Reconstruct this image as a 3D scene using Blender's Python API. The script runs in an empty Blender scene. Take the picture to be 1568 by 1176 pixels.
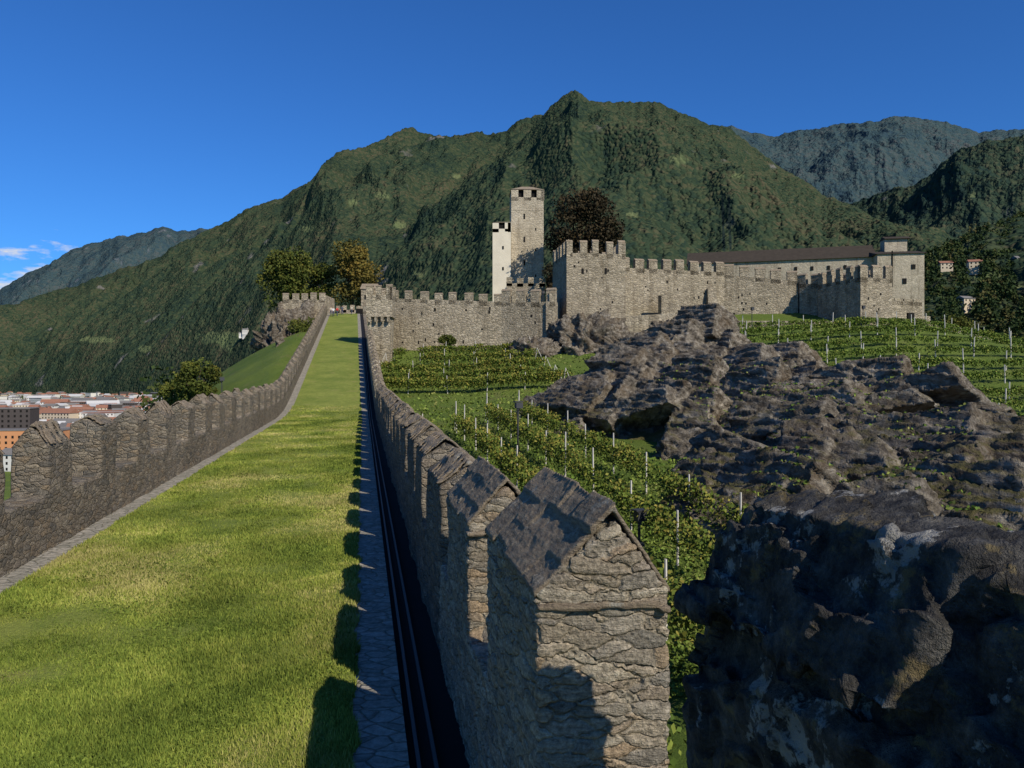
import bpy, math, random
import numpy as np
from mathutils import Vector
from mathutils.bvhtree import BVHTree
R=np.random.default_rng(7); random.seed(7)
scene=bpy.context.scene
# ------------------------------------------------------------------ noise
def _h(ix,iy,iz,s):
    with np.errstate(over='ignore'):
        n=(ix.astype(np.int64)*374761393+iy.astype(np.int64)*668265263+iz.astype(np.int64)*2147483647//7+s*974711)&0xffffffff
        n=((n^(n>>13))*1274126177)&0xffffffff
        n=((n^(n>>16))*2246822519)&0xffffffff
        n=n^(n>>15)
    return (n&0xffffff)/float(0xffffff)
def vn(x,y,z=0.0,s=0):
    x,y,z=np.broadcast_arrays(np.asarray(x,float),np.asarray(y,float),np.asarray(z,float))
    ix,iy,iz=np.floor(x),np.floor(y),np.floor(z)
    fx,fy,fz=x-ix,y-iy,z-iz
    fx=fx*fx*(3-2*fx);fy=fy*fy*(3-2*fy);fz=fz*fz*(3-2*fz)
    r=0
    for a in (0,1):
        for b in (0,1):
            for c in (0,1):
                w=(fx if a else 1-fx)*(fy if b else 1-fy)*(fz if c else 1-fz)
                r=r+w*_h(ix+a,iy+b,iz+c,s)
    return r
def fbm(x,y,z=0.0,o=4,s=0,g=.5):
    r=0;a=1;t=0
    for i in range(o):
        r=r+a*vn(x*2**i,y*2**i,np.asarray(z)*2**i,s+i*17);t+=a;a*=g
    return r/t
def ridged(x,y,z=0.0,o=4,s=0):
    r=0;a=1;t=0
    for i in range(o):
        r=r+a*(1-np.abs(2*vn(x*2**i,y*2**i,np.asarray(z)*2**i,s+i*17)-1));t+=a;a*=.5
    return r/t
def sm(t):
    t=np.clip(t,0,1);return t*t*(3-2*t)
def cells(x,y,s):
    ix,iy=np.floor(x),np.floor(y);z0=np.zeros_like(ix)
    bd=np.full(x.shape,1e9);br_=np.zeros(x.shape);bx=np.zeros(x.shape);by=np.zeros(x.shape)
    for a in (-1,0,1):
        for b in (-1,0,1):
            cx_=ix+a+_h(ix+a,iy+b,z0,s);cy_=iy+b+_h(ix+a,iy+b,z0,s+1);r=_h(ix+a,iy+b,z0,s+2)
            d=(x-cx_)**2+(y-cy_)**2;k=d<bd
            bd=np.where(k,d,bd);br_=np.where(k,r,br_);bx=np.where(k,x-cx_,bx);by=np.where(k,y-cy_,by)
    return br_,bx,by
# ------------------------------------------------------------------ mesh helpers
def mk(name,v,f,mat=None,smooth=False,parent=None,attr=None,midx=None):
    v=np.asarray(v,np.float32);f=np.asarray(f,np.int32)
    me=bpy.data.meshes.new(name)
    k=f.shape[1]
    me.vertices.add(len(v));me.vertices.foreach_set('co',v.ravel())
    me.loops.add(f.size);me.loops.foreach_set('vertex_index',f.ravel())
    me.polygons.add(len(f));me.polygons.foreach_set('loop_start',np.arange(0,f.size,k,dtype=np.int32))
    me.polygons.foreach_set('loop_total',np.full(len(f),k,np.int32))
    if smooth: me.polygons.foreach_set('use_smooth',np.ones(len(f),bool))
    if mat is not None:
        for m in (mat if isinstance(mat,(list,tuple)) else [mat]): me.materials.append(m)
    if midx is not None: me.polygons.foreach_set('material_index',np.asarray(midx,np.int32))
    me.update(calc_edges=True)
    if attr is not None:
        for k2,a in attr.items():
            at=me.attributes.new(k2,'FLOAT','POINT');at.data.foreach_set('value',np.asarray(a,np.float32))
    o=bpy.data.objects.new(name,me);scene.collection.objects.link(o)
    if parent: o.parent=parent
    return o
def empty(name):
    o=bpy.data.objects.new(name,None);scene.collection.objects.link(o);return o
def gridfaces(ny,nx):
    i=np.arange(ny*nx).reshape(ny,nx)
    return np.stack([i[:-1,:-1],i[:-1,1:],i[1:,1:],i[1:,:-1]],-1).reshape(-1,4)
class Geo:
    def __init__(s): s.v=[];s.f=[];s.m=[]
    def hexa(s,p,m=0):
        b=len(s.v);s.v+=[tuple(q) for q in p]
        for q in ((0,3,2,1),(4,5,6,7),(0,1,5,4),(1,2,6,5),(2,3,7,6),(3,0,4,7)):
            s.f.append([b+i for i in q]);s.m.append(m)
    def box(s,c,d,m=0,rot=0.0):
        cx,cy,cz=c;dx,dy,dz=d[0]/2,d[1]/2,d[2]/2;co,si=math.cos(rot),math.sin(rot)
        P=[]
        for z in (-dz,dz):
            for x,y in ((-dx,-dy),(dx,-dy),(dx,dy),(-dx,dy)):
                P.append((cx+x*co-y*si,cy+x*si+y*co,cz+z))
        s.hexa(P,m)
    def seg(s,a,b,th,z0,z1,z0b=None,z1b=None,m=0):
        z0b=z0 if z0b is None else z0b;z1b=z1 if z1b is None else z1b
        dx,dy=b[0]-a[0],b[1]-a[1];L=math.hypot(dx,dy);nx,ny=-dy/L*th,dx/L*th
        s.hexa([(a[0],a[1],z0),(b[0],b[1],z0b),(b[0]+nx,b[1]+ny,z0b),(a[0]+nx,a[1]+ny,z0),
                (a[0],a[1],z1),(b[0],b[1],z1b),(b[0]+nx,b[1]+ny,z1b),(a[0]+nx,a[1]+ny,z1)],m)
    def gable(s,a,b,th,z0,ze,zr,m=0,ov=0.0):
        dx,dy=b[0]-a[0],b[1]-a[1];L=math.hypot(dx,dy);ux,uy=dx/L,dy/L;nx,ny=-uy,ux
        def P(t,w,z): return (a[0]+ux*t+nx*w,a[1]+uy*t+ny*w,z)
        for t in (-ov,L+ov):
            s.v+=[P(t,-ov,z0),P(t,th+ov,z0),P(t,th+ov,ze),P(t,th/2,zr),P(t,th/2,zr),P(t,-ov,ze)]
        q=len(s.v)-12
        F=[(q,q+6,q+7,q+1),(q+1,q+7,q+8,q+2),(q+2,q+8,q+9,q+3),(q+3,q+9,q+11,q+5),(q+5,q+11,q+6,q),
           (q,q+1,q+2,q+5),(q+5,q+2,q+3,q+3),(q+6,q+11,q+8,q+7),(q+11,q+9,q+9,q+8)]
        for f in F:
            s.f.append(list(f));s.m.append(m)
    def obj(s,name,mats,parent=None,smooth=False):
        me=bpy.data.meshes.new(name)
        F=[]
        for f in s.f:
            g=[]
            for i in f:
                if i not in g:g.append(i)
            F.append(g)
        me.from_pydata(s.v,[],F)
        for m in (mats if isinstance(mats,(list,tuple)) else [mats]): me.materials.append(m)
        me.polygons.foreach_set('material_index',s.m)
        me.update()
        o=bpy.data.objects.new(name,me);scene.collection.objects.link(o)
        if parent:o.parent=parent
        return o
def remesh(geo,name,vox,mats,jit=.02,jf=3.0,parent=None,fn=None):
    o=geo.obj(name+'_src',[])
    m=o.modifiers.new('r','REMESH');m.mode='VOXEL';m.voxel_size=vox
    dg=bpy.context.evaluated_depsgraph_get();dg.update()
    me=bpy.data.meshes.new_from_object(o.evaluated_get(dg))
    bpy.data.objects.remove(o)
    n=len(me.vertices);v=np.empty(n*3,np.float32);me.vertices.foreach_get('co',v);v=v.reshape(-1,3)
    d=np.stack([fbm(v[:,0]*jf,v[:,1]*jf,v[:,2]*jf,3,s)-.5 for s in (1,50,90)],1)*2*jit
    if fn is not None:
        nr=np.empty(n*3,np.float32);me.vertices.foreach_get('normal',nr);nr=nr.reshape(-1,3)
        d=d+nr*fn(v)[:,None]
    v=v+d;me.vertices.foreach_set('co',v.astype(np.float32).ravel())
    me.polygons.foreach_set('use_smooth',np.ones(len(me.polygons),bool))
    me.materials.clear();me.materials.append(mats);me.update()
    me.name=name
    o=bpy.data.objects.new(name,me);scene.collection.objects.link(o)
    if parent:o.parent=parent
    return o
# ------------------------------------------------------------------ material helpers
class M:
    def __init__(s,name,rough=.95,spec=.15):
        s.mat=bpy.data.materials.new(name);s.mat.use_nodes=True
        s.t=s.mat.node_tree;s.t.nodes.clear()
        s.o=s.n('ShaderNodeOutputMaterial');s.b=s.n('ShaderNodeBsdfPrincipled')
        s.l(s.b.outputs[0],s.o.inputs[0])
        s.b.inputs['Roughness'].default_value=rough;s.b.inputs['Specular IOR Level'].default_value=spec
        s.tc=s.n('ShaderNodeTexCoord').outputs['Object']
    def n(s,t,**k):
        q=s.t.nodes.new(t)
        for a,b in k.items(): setattr(q,a,b)
        return q
    def l(s,a,b): s.t.links.new(a,b)
    def setin(s,i,v):
        if isinstance(v,bpy.types.NodeSocket): s.l(v,i)
        else: i.default_value=v
    def map(s,sc,vec=None,rot=(0,0,0)):
        q=s.n('ShaderNodeMapping');s.l(vec or s.tc,q.inputs[0]);q.inputs['Scale'].default_value=sc;q.inputs['Rotation'].default_value=rot
        return q.outputs[0]
    def noise(s,scale,vec=None,det=4,rough=.55,dist=0,col=False):
        q=s.n('ShaderNodeTexNoise');s.l(vec or s.tc,q.inputs['Vector']);q.inputs['Scale'].default_value=scale
        q.inputs['Detail'].default_value=det;q.inputs['Roughness'].default_value=rough;q.inputs['Distortion'].default_value=dist
        return q.outputs['Color' if col else 'Fac']
    def vor(s,scale,vec=None,feat='F1',out='Distance',rnd=1):
        q=s.n('ShaderNodeTexVoronoi',feature=feat);s.l(vec or s.tc,q.inputs['Vector']);q.inputs['Scale'].default_value=scale
        q.inputs['Randomness'].default_value=rnd
        return q.outputs[out]
    def math(s,op,a,b=0.0,c=0.0,clamp=False):
        q=s.n('ShaderNodeMath',operation=op,use_clamp=clamp)
        for i,v in enumerate((a,b,c)): s.setin(q.inputs[i],v)
        return q.outputs[0]
    def vadd(s,a,b,k):
        m=s.n('ShaderNodeVectorMath',operation='MULTIPLY_ADD');s.l(b,m.inputs[0]);m.inputs[1].default_value=(k,k,k);s.l(a,m.inputs[2]);return m.outputs[0]
    def ramp(s,f,st,interp='LINEAR'):
        q=s.n('ShaderNodeValToRGB');s.l(f,q.inputs[0]);cr=q.color_ramp;cr.interpolation=interp
        while len(cr.elements)<len(st): cr.elements.new(.5)
        for e,(p,c) in zip(cr.elements,st):
            e.position=p;e.color=(c,c,c,1) if isinstance(c,(int,float)) else (*c,1)
        return q.outputs[0]
    def mix(s,f,a,b,mode='MIX'):
        q=s.n('ShaderNodeMix',data_type='RGBA',blend_type=mode);s.setin(q.inputs[0],f)
        for i,v in ((6,a),(7,b)):
            if isinstance(v,tuple): q.inputs[i].default_value=(*v,1)
            else: s.l(v,q.inputs[i])
        return q.outputs[2]
    def bump(s,h,dist,strength=1.0,prev=None):
        q=s.n('ShaderNodeBump');s.l(h,q.inputs['Height']);q.inputs['Distance'].default_value=dist;q.inputs['Strength'].default_value=strength
        if prev: s.l(prev,q.inputs['Normal'])
        s.l(q.outputs[0],s.b.inputs['Normal']);return q.outputs[0]
    def col(s,c):
        if isinstance(c,tuple): s.b.inputs['Base Color'].default_value=(*c,1)
        else: s.l(c,s.b.inputs['Base Color'])
    def attr(s,name):
        q=s.n('ShaderNodeAttribute',attribute_name=name);return q.outputs['Fac']
def simple(name,c,rough=.9,var=.25,sc=3.0,spec=.15,bump=0):
    m=M(name,rough,spec);n=m.noise(sc)
    m.col(m.mix(n,tuple(x*(1-var) for x in c),tuple(x*(1+var) for x in c)))
    if bump: m.bump(m.noise(sc*6),bump)
    return m.mat
def stone(name,cols,mortar,scale=3.2,flat=2.2,bump=.03,mw=.045,disp=0,big=.25,mstr=.55,patch=.35,streak=0):
    m=M(name,.95,.1)
    w=m.vadd(m.tc,m.noise(scale*1.3,det=3,rough=.65,col=True),.45/scale)
    v=m.map((1,1,flat),w)
    cellc=m.vor(scale,v,out='Color');edge=m.vor(scale,v,'DISTANCE_TO_EDGE')
    sep=m.n('ShaderNodeSeparateColor');m.l(cellc,sep.inputs[0])
    n=len(cols)
    c=m.ramp(sep.outputs[0],[(i/(n-1),q) for i,q in enumerate(cols)])
    fine=m.noise(scale*9,det=4,rough=.72)
    strat=m.noise(scale*2.5,m.map((1,1,5)),det=3,rough=.65)
    c=m.mix(.8,c,m.ramp(fine,[(.28,.15),(.5,.5),(.72,.9)]),'OVERLAY')
    c=m.mix(.55,c,m.ramp(strat,[(.3,.2),(.7,.8)]),'OVERLAY')
    smear=m.noise(scale*.8,det=4,rough=.65)
    mm=m.ramp(edge,[(0,1.0),(mw,.7),(mw*2.2,0.0)])
    mm=m.math('MULTIPLY',mm,m.ramp(smear,[(.35,.15),(.6,1.)]))
    mm=m.math('MAXIMUM',m.math('MULTIPLY',mm,mstr),m.ramp(smear,[(.54,0.),(.64,patch)]))
    mort=m.mix(fine,tuple(x*.6 for x in mortar),tuple(x*1.35 for x in mortar))
    c=m.mix(mm,c,mort)
    wth=m.noise(big,det=4,rough=.65)
    c=m.mix(m.ramp(wth,[(.38,.0),(.68,.7)]),c,m.mix(.6,c,(.42,.39,.34),'MULTIPLY'))
    if streak:
        sk_=m.noise(1.0,m.map((.9,.9,.09)),det=4,rough=.7)
        c=m.mix(m.ramp(sk_,[(.50,0.),(.68,streak)]),c,m.mix(.8,c,(.33,.30,.26),'MULTIPLY'))
    m.col(c)
    h=m.math('MULTIPLY',m.ramp(edge,[(0,0),(mw*2.2,.75),(.4,1)]),m.math('ADD',.5,m.math('MULTIPLY',sep.outputs[1],.6)))
    h2=m.math('ADD',h,m.math('MULTIPLY',fine,.7))
    h2=m.math('ADD',h2,m.math('MULTIPLY',strat,.5))
    if disp:
        d=m.n('ShaderNodeDisplacement');m.l(h2,d.inputs['Height']);d.inputs['Midlevel'].default_value=1.1;d.inputs['Scale'].default_value=disp
        m.l(d.outputs[0],m.o.inputs['Displacement']);m.mat.displacement_method='BOTH'
        m.bump(m.noise(scale*25,det=4,rough=.75),.015)
    else: m.bump(h2,bump)
    return m.mat
NEARC=[(.28,.235,.17),(.44,.37,.27),(.22,.20,.165),(.50,.43,.315),(.35,.305,.24),(.42,.31,.195),(.30,.27,.22)]
RAMC=[(.17,.145,.11),(.29,.24,.175),(.14,.13,.11),(.35,.295,.215),(.23,.20,.16),(.29,.225,.15),(.19,.175,.145)]
CASC=[(.25,.215,.155),(.42,.36,.26),(.32,.275,.20),(.50,.43,.315),(.29,.25,.185),(.45,.38,.275)]
m_near=stone('masonry_near',NEARC,(.42,.36,.26),4.4,2.9,disp=.030,mw=.035)
m_wall=stone('masonry_rampart',RAMC,(.30,.26,.195),4.2,2.5,bump=.08,mw=.04)
m_castle=stone('masonry_castle',CASC,(.50,.43,.32),1.8,1.9,bump=.14,mw=.05,big=.13,patch=.6,streak=.7)
m_tower=stone('masonry_tower',[(.40,.35,.26),(.52,.455,.345),(.45,.39,.29),(.56,.49,.37)],(.48,.42,.32),1.5,2.0,bump=.08,mw=.05,big=.15,streak=.5)
m_palace=stone('masonry_palace',[(.34,.30,.225),(.43,.375,.28),(.38,.33,.25),(.46,.405,.305)],(.43,.37,.28),1.2,1.5,bump=.04,mw=.05,big=.12,streak=.7)
m_darkroof=simple('slate_roof',(.05,.04,.03),var=.4,sc=1.2,bump=.03)
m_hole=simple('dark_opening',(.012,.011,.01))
m_metal=simple('dark_metal',(.03,.03,.032),.5,spec=.5)
m_post=simple('vine_post_wood',(.50,.47,.41),var=.25,sc=5)
m=M('slate_cap',.85,.2)
st=m.noise(7,m.map((1,1,7)),det=5,rough=.75)
c=m.ramp(st,[(.28,(.065,.052,.037)),(.42,(.16,.125,.088)),(.56,(.28,.225,.155)),(.75,(.40,.34,.24))])
c=m.mix(m.ramp(m.noise(1.3,det=4),[(.4,.0),(.65,.6)]),c,(.30,.235,.16))
c=m.mix(m.ramp(m.noise(5,det=5,rough=.75),[(.58,.0),(.66,.6)]),c,(.38,.37,.31))
m.col(c);m.bump(m.math('ADD',st,m.noise(30,det=4,rough=.75)),.035);m_slate=m.mat
m=M('weathered_block',.85,.25)
n1=m.noise(9,det=7,rough=.78);n2=m.noise(3.4,det=6,rough=.72);n3=m.noise(7,det=5,rough=.75)
c=m.ramp(n1,[(.34,(.014,.014,.014)),(.45,(.05,.047,.043)),(.55,(.10,.094,.084)),(.68,(.20,.19,.165))])
c=m.mix(m.ramp(n2,[(.57,0.),(.60,.85)]),c,m.mix(n3,(.16,.16,.145),(.68,.66,.60)))
c=m.mix(m.ramp(m.noise(4.5,m.map((1,1,1),None,(1,2,3)),det=6,rough=.75),[(.56,0.),(.62,.75)]),c,m.mix(n1,(.10,.075,.03),(.34,.26,.12)))
m.col(c);m.bump(m.math('ADD',n1,m.noise(45,det=4,rough=.8)),.06);m_block=m.mat
# rock
m=M('bedrock',.9,.2)
w=m.vadd(m.tc,m.noise(.3,det=3,col=True),1.2)
strat=m.noise(1.2,m.map((1.9,.30,2.4),w,(0.15,.45,.65)),det=6,rough=.74)
n2=m.noise(.3,det=4,rough=.65)
c=m.ramp(strat,[(.30,(.028,.023,.018)),(.40,(.085,.07,.053)),(.51,(.19,.162,.125)),(.66,(.40,.355,.285))])
c=m.mix(.6,c,m.ramp(n2,[(.3,.22),(.7,.82)]),'OVERLAY')
c=m.mix(m.ramp(m.noise(.6,det=4),[(.48,0),(.64,.65)]),c,(.11,.077,.045))
geo_=m.n('ShaderNodeNewGeometry');sp=m.n('ShaderNodeSeparateXYZ');m.l(geo_.outputs['Normal'],sp.inputs[0])
moss=m.math('MULTIPLY',m.ramp(m.noise(.30,det=5,rough=.7),[(.46,0.),(.54,1.)]),m.ramp(sp.outputs[2],[(.4,0.),(.75,1.)]))
sz=m.n('ShaderNodeSeparateXYZ');m.l(m.tc,sz.inputs[0])
low=m.math('MULTIPLY',moss,m.ramp(m.math('MULTIPLY_ADD',sz.outputs[2],-.25,.0),[(.0,.05),(.8,.85)]))
c=m.mix(low,c,m.mix(m.noise(3),(.05,.055,.014),(.15,.13,.04)))
m.col(c);m.bump(m.math('ADD',strat,m.math('MULTIPLY',m.noise(3.5,det=5,rough=.75),.6)),.36);m_rock=m.mat
def grassmat(name,a,b,cc,brown,big=.35,bd=.03):
    m=M(name,.9,.1)
    n=m.noise(big,det=4,rough=.6);f=m.noise(25,det=4,rough=.7);f2=m.noise(3.5,det=4)
    c=m.mix(m.ramp(n,[(.35,0.),(.65,1.)]),a,b)
    c=m.mix(m.ramp(f2,[(.45,0.),(.7,.6)]),c,cc)
    c=m.mix(.6,c,m.ramp(f,[(.25,.2),(.5,.5),(.8,.8)]),'OVERLAY')
    c=m.mix(m.ramp(m.noise(big*2.3,det=5,rough=.7),[(.55,0.),(.72,.6)]),c,brown)
    m.col(c);m.bump(f,bd);return m.mat
m_grass=grassmat('lawn_grass',(.14,.18,.034),(.23,.255,.056),(.11,.15,.028),(.29,.25,.09))
m_hill=grassmat('meadow_grass',(.085,.13,.024),(.14,.18,.035),(.065,.10,.018),(.18,.15,.07),big=.12,bd=.08)
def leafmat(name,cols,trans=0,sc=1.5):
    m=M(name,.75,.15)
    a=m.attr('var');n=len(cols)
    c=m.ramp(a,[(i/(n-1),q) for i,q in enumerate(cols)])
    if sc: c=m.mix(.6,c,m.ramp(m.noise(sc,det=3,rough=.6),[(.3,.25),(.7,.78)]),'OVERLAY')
    m.col(c)
    if trans:
        tr=m.n('ShaderNodeBsdfTranslucent');m.l(c,tr.inputs[0]);mx=m.n('ShaderNodeMixShader');mx.inputs[0].default_value=trans
        m.l(m.b.outputs[0],mx.inputs[1]);m.l(tr.outputs[0],mx.inputs[2]);m.l(mx.outputs[0],m.o.inputs[0])
    return m.mat
m_blade=leafmat('grass_blades',[(.08,.118,.018),(.17,.218,.034),(.275,.30,.056),(.43,.385,.14)],.2,.5)
m_tuft=leafmat('meadow_blades',[(.05,.09,.014),(.10,.155,.024),(.15,.195,.036),(.25,.23,.08)],0,.3)
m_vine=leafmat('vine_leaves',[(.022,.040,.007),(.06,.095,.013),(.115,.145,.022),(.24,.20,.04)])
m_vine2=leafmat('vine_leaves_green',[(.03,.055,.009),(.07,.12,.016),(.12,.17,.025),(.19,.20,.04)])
m_green=leafmat('tree_leaves_green',[(.02,.035,.006),(.05,.07,.012),(.09,.10,.018),(.15,.13,.02)],0,.3)
m_orange=leafmat('tree_leaves_autumn',[(.035,.04,.010),(.085,.08,.018),(.15,.11,.022),(.23,.15,.03)],0,.3)
m_beech=leafmat('tree_leaves_copper',[(.012,.012,.006),(.026,.022,.011),(.045,.032,.014),(.075,.05,.022)],0,.3)
m_forest=leafmat('forest_leaves',[(.012,.026,.007),(.028,.048,.011),(.048,.068,.016),(.09,.078,.025)],0,0)
m_bark=simple('bark',(.08,.06,.045))
m=M('stone_paving',.9,.2)
w=m.vadd(m.tc,m.noise(4,det=2,col=True),.08)
e=m.vor(3.6,m.map((1,1.6,1),w),'DISTANCE_TO_EDGE');cc=m.vor(3.6,m.map((1,1.6,1),w),out='Color')
f=m.noise(14,det=5,rough=.7)
sp=m.n('ShaderNodeSeparateColor');m.l(cc,sp.inputs[0])
c=m.ramp(sp.outputs[0],[(0,(.22,.205,.165)),(1,(.32,.29,.24))])
c=m.mix(.8,c,m.ramp(f,[(.3,.25),(.7,.8)]),'OVERLAY')
c=m.mix(m.ramp(e,[(0,.7),(.05,0.)]),c,(.10,.10,.06))
m.col(c);m.bump(m.math('ADD',m.ramp(e,[(0,0),(.08,1)]),f),.02);m_pave=m.mat
def mountmat(name,cols,haze,hf,cell=.1,bumpd=6.0,big=.0025):
    m=M(name,1,0.0)
    vq=m.n('ShaderNodeTexVoronoi',feature='F1');m.l(m.tc,vq.inputs['Vector']);vq.inputs['Scale'].default_value=cell
    sp=m.n('ShaderNodeSeparateColor');m.l(vq.outputs['Color'],sp.inputs[0])
    n=m.noise(big,det=7,rough=.66)
    k=m.math('ADD',m.math('MULTIPLY',n,1.2),m.math('MULTIPLY',m.math('SUBTRACT',sp.outputs[0],.5),.42))
    k=m.math('ADD',k,m.math('MULTIPLY',m.math('SUBTRACT',m.noise(.03,det=4,rough=.7),.5),.6))
    c=m.ramp(k,[(.28,cols[0]),(.52,cols[1]),(.72,cols[2]),(.95,cols[3])])
    c=m.mix(m.attr('clr'),c,m.mix(m.noise(.02),(.08,.12,.035),(.16,.16,.065)))
    c=m.mix(m.attr('rck'),c,m.mix(m.noise(.05,det=4),(.07,.065,.05),(.22,.20,.17)))
    c=m.mix(m.attr('cut'),c,(.010,.016,.007))  # tree-edge shadow along the power-line cut, painted as near-black colour
    c=m.mix(hf,c,haze)  # aerial haze painted into the base colour, an even blue tint per layer
    m.col(c)
    h=m.math('SUBTRACT',1.0,vq.outputs['Distance'])
    h=m.math('MULTIPLY_ADD',m.noise(.012,det=4,rough=.7),5.0,h)
    m.bump(h,bumpd)
    return m.mat
FC=[(.010,.020,.007),(.025,.040,.011),(.049,.058,.018),(.084,.068,.028)]
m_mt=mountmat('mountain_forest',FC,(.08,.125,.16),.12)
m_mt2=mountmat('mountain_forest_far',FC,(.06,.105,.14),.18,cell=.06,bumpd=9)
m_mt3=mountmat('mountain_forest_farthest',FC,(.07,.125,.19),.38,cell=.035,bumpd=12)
# ------------------------------------------------------------------ frame of the rampart
SL=-.193
def cx(y): 
    y=np.asarray(y,float);return np.where(y<57,SL*y,SL*57-.203*(y-57))
def wz(y):
    y=np.asarray(y,float);return -3.4+.02*y+.15*np.where(y>51,np.where(y<63,(y-51)**2/24,(y-57)),0)
# ------------------------------------------------------------------ ground
def hgt(x,y):
    x=np.asarray(x,float);y=np.asarray(y,float)
    h=np.interp(y,[-300,-50,0,15,30,42,57,70,90,105,112,125,140,200,260,420],[-45,-9,-7,-6.5,-5.6,-4.5,-3.6,-2.2,.8,3.9,5,8.5,11,12,5,-46])
    h=h+.07*np.clip(x+5,0,50)*sm((y-60)/40)*(1-sm((y-200)/60))
    rf=np.clip(x-58,0,None);h=h-.2*rf-.002*rf**2
    dl=np.clip((-6.2-.2*y)-x,0,None)
    h=h-.30*dl-.012*dl**2+2.0*sm((y-70)/25)*sm(dl/3)*(1-sm((y-110)/30))
    h=h+(fbm(x*.12,y*.12,0,4,5)-.5)*.9*(h>-40)
    h=np.where(h<-35,-35-10*(1-np.exp((np.minimum(h,-35)+35)/10)),h)
    return h
s=np.linspace(-1,1,420);gx=np.sinh(s*6.2)/np.sinh(6.2)*14000
s=np.linspace(-.62,1,520);gy=60+np.sinh(s*6.2)/np.sinh(6.2)*14000
X,Y=np.meshgrid(gx,gy);Z=hgt(X,Y)
mk('ground',np.stack([X,Y,Z],-1).reshape(-1,3),gridfaces(*X.shape),m_hill,True)
# ------------------------------------------------------------------ walkway
ys=np.concatenate([np.arange(-2,30,.5),np.arange(30,152,1.0)])
def strip(name,a0,a1,dz,mat,na=2,parent=None,noise=0):
    aa=np.linspace(a0,a1,na);A,YY=np.meshgrid(aa,ys)
    z=wz(YY)+dz+noise*(fbm(A*1.3,YY*1.3,0,3,9)-.5)
    return mk(name,np.stack([cx(YY)+A,YY,z],-1).reshape(-1,3),gridfaces(*A.shape),mat,True,parent)
walk=empty('rampart_walkway')
g=Geo()
for y0,y1 in zip(ys[:-1],ys[1:]):
    c0,c1,z0,z1=float(cx(y0)),float(cx(y1)),float(wz(y0))-.12,float(wz(y1))-.12
    g.hexa([(c0-6.5,y0,z0-8),(c0+1.55,y0,z0-8),(c1+1.55,y1,z1-8),(c1-6.5,y1,z1-8),(c0-6.5,y0,z0),(c0+1.55,y0,z0),(c1+1.55,y1,z1),(c1-6.5,y1,z1)])
g.obj('embankment',m_wall,walk)
strip('kerb_strip',-5.95,-5.3,-.01,m_pave,6,walk,.02)
strip('lawn',-5.34,-.10,.02,m_grass,30,walk,.08)
strip('paved_strip',-.2,.40,0,m_pave,5,walk,.015)
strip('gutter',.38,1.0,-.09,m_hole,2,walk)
g=Geo()
for a in (.47,.62):
    for y0,y1 in zip(ys[:-1],ys[1:]):
        c0,c1,z0,z1=float(cx(y0))+a,float(cx(y1))+a,float(wz(y0))-.03,float(wz(y1))-.03
        g.hexa([(c0,y0,z0-.04),(c0+.035,y0,z0-.04),(c1+.035,y1,z1-.04),(c1,y1,z1-.04),(c0,y0,z0),(c0+.035,y0,z0),(c1+.035,y1,z1),(c1,y1,z1)])
g.obj('gutter_pipes',m_metal,walk)
N=320000
yy=5.0/(1-R.random(N)*(1-5.0/60.));aa=-5.42+5.34*R.random(N)
px=cx(yy)+aa+.06*(fbm(yy*3,aa*0,0,3,77)-.5)*(aa>-.4)*3;pz=wz(yy)+.01
pat=fbm(px*.7,yy*.7,0,5,3)
hh=R.uniform(.025,.06,N)*(.6+1.1*pat);wd=.0035+.0012*yy*R.uniform(.6,1.2,N)
ang=R.uniform(0,6.283,N);lx=R.normal(0,.025,N);ly=R.normal(0,.025,N)
v=np.empty((N,3,3));v[:,0]=np.stack([px-np.cos(ang)*wd,yy-np.sin(ang)*wd,pz-.02],1);v[:,1]=np.stack([px+np.cos(ang)*wd,yy+np.sin(ang)*wd,pz-.02],1)
v[:,2]=np.stack([px+lx,yy+ly,pz+hh],1)
var=np.clip(R.random(N)*.5+1.7*fbm(px*.5,yy*.5,0,5,31)-.56+.4*(fbm(px*3,yy*3,0,3,33)-.5),0,1)
mk('lawn_blades',v.reshape(-1,3),np.arange(N*3).reshape(-1,3),m_blade,False,walk,{'var':np.repeat(var,3)})
def leaves(name,P,size,mat,var,parent=None,flat=0):
    n=len(P);a=R.normal(size=(n,3));a[:,2]*=(1-flat);a/=np.linalg.norm(a,axis=1)[:,None]
    b=R.normal(size=(n,3));b[:,2]*=(1-flat);b-=a*(a*b).sum(1)[:,None];b/=np.linalg.norm(b,axis=1)[:,None]
    s=(np.asarray(size)*R.uniform(.6,1.3,n))[:,None]
    v=np.stack([P-a*s*.5,P+b*s*.38,P+a*s*.5,P-b*s*.38],1).reshape(-1,3)
    return mk(name,v,np.arange(n*4).reshape(-1,4),mat,False,parent,{'var':np.repeat(np.clip(var,0,1),4)})
N=30000;yy=5.2/(1-R.random(N)*(1-5.2/25.));aa=R.uniform(-5.3,-.15,N);px=cx(yy)+aa
ok=fbm(px*1.1,yy*1.1,0,4,61)>.53
leaves('lawn_weeds',np.stack([px,yy,wz(yy)+.035],1)[ok],(.03+.002*yy)[ok],m_blade,(R.random(N)*.5)[ok],walk,.75)
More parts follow.
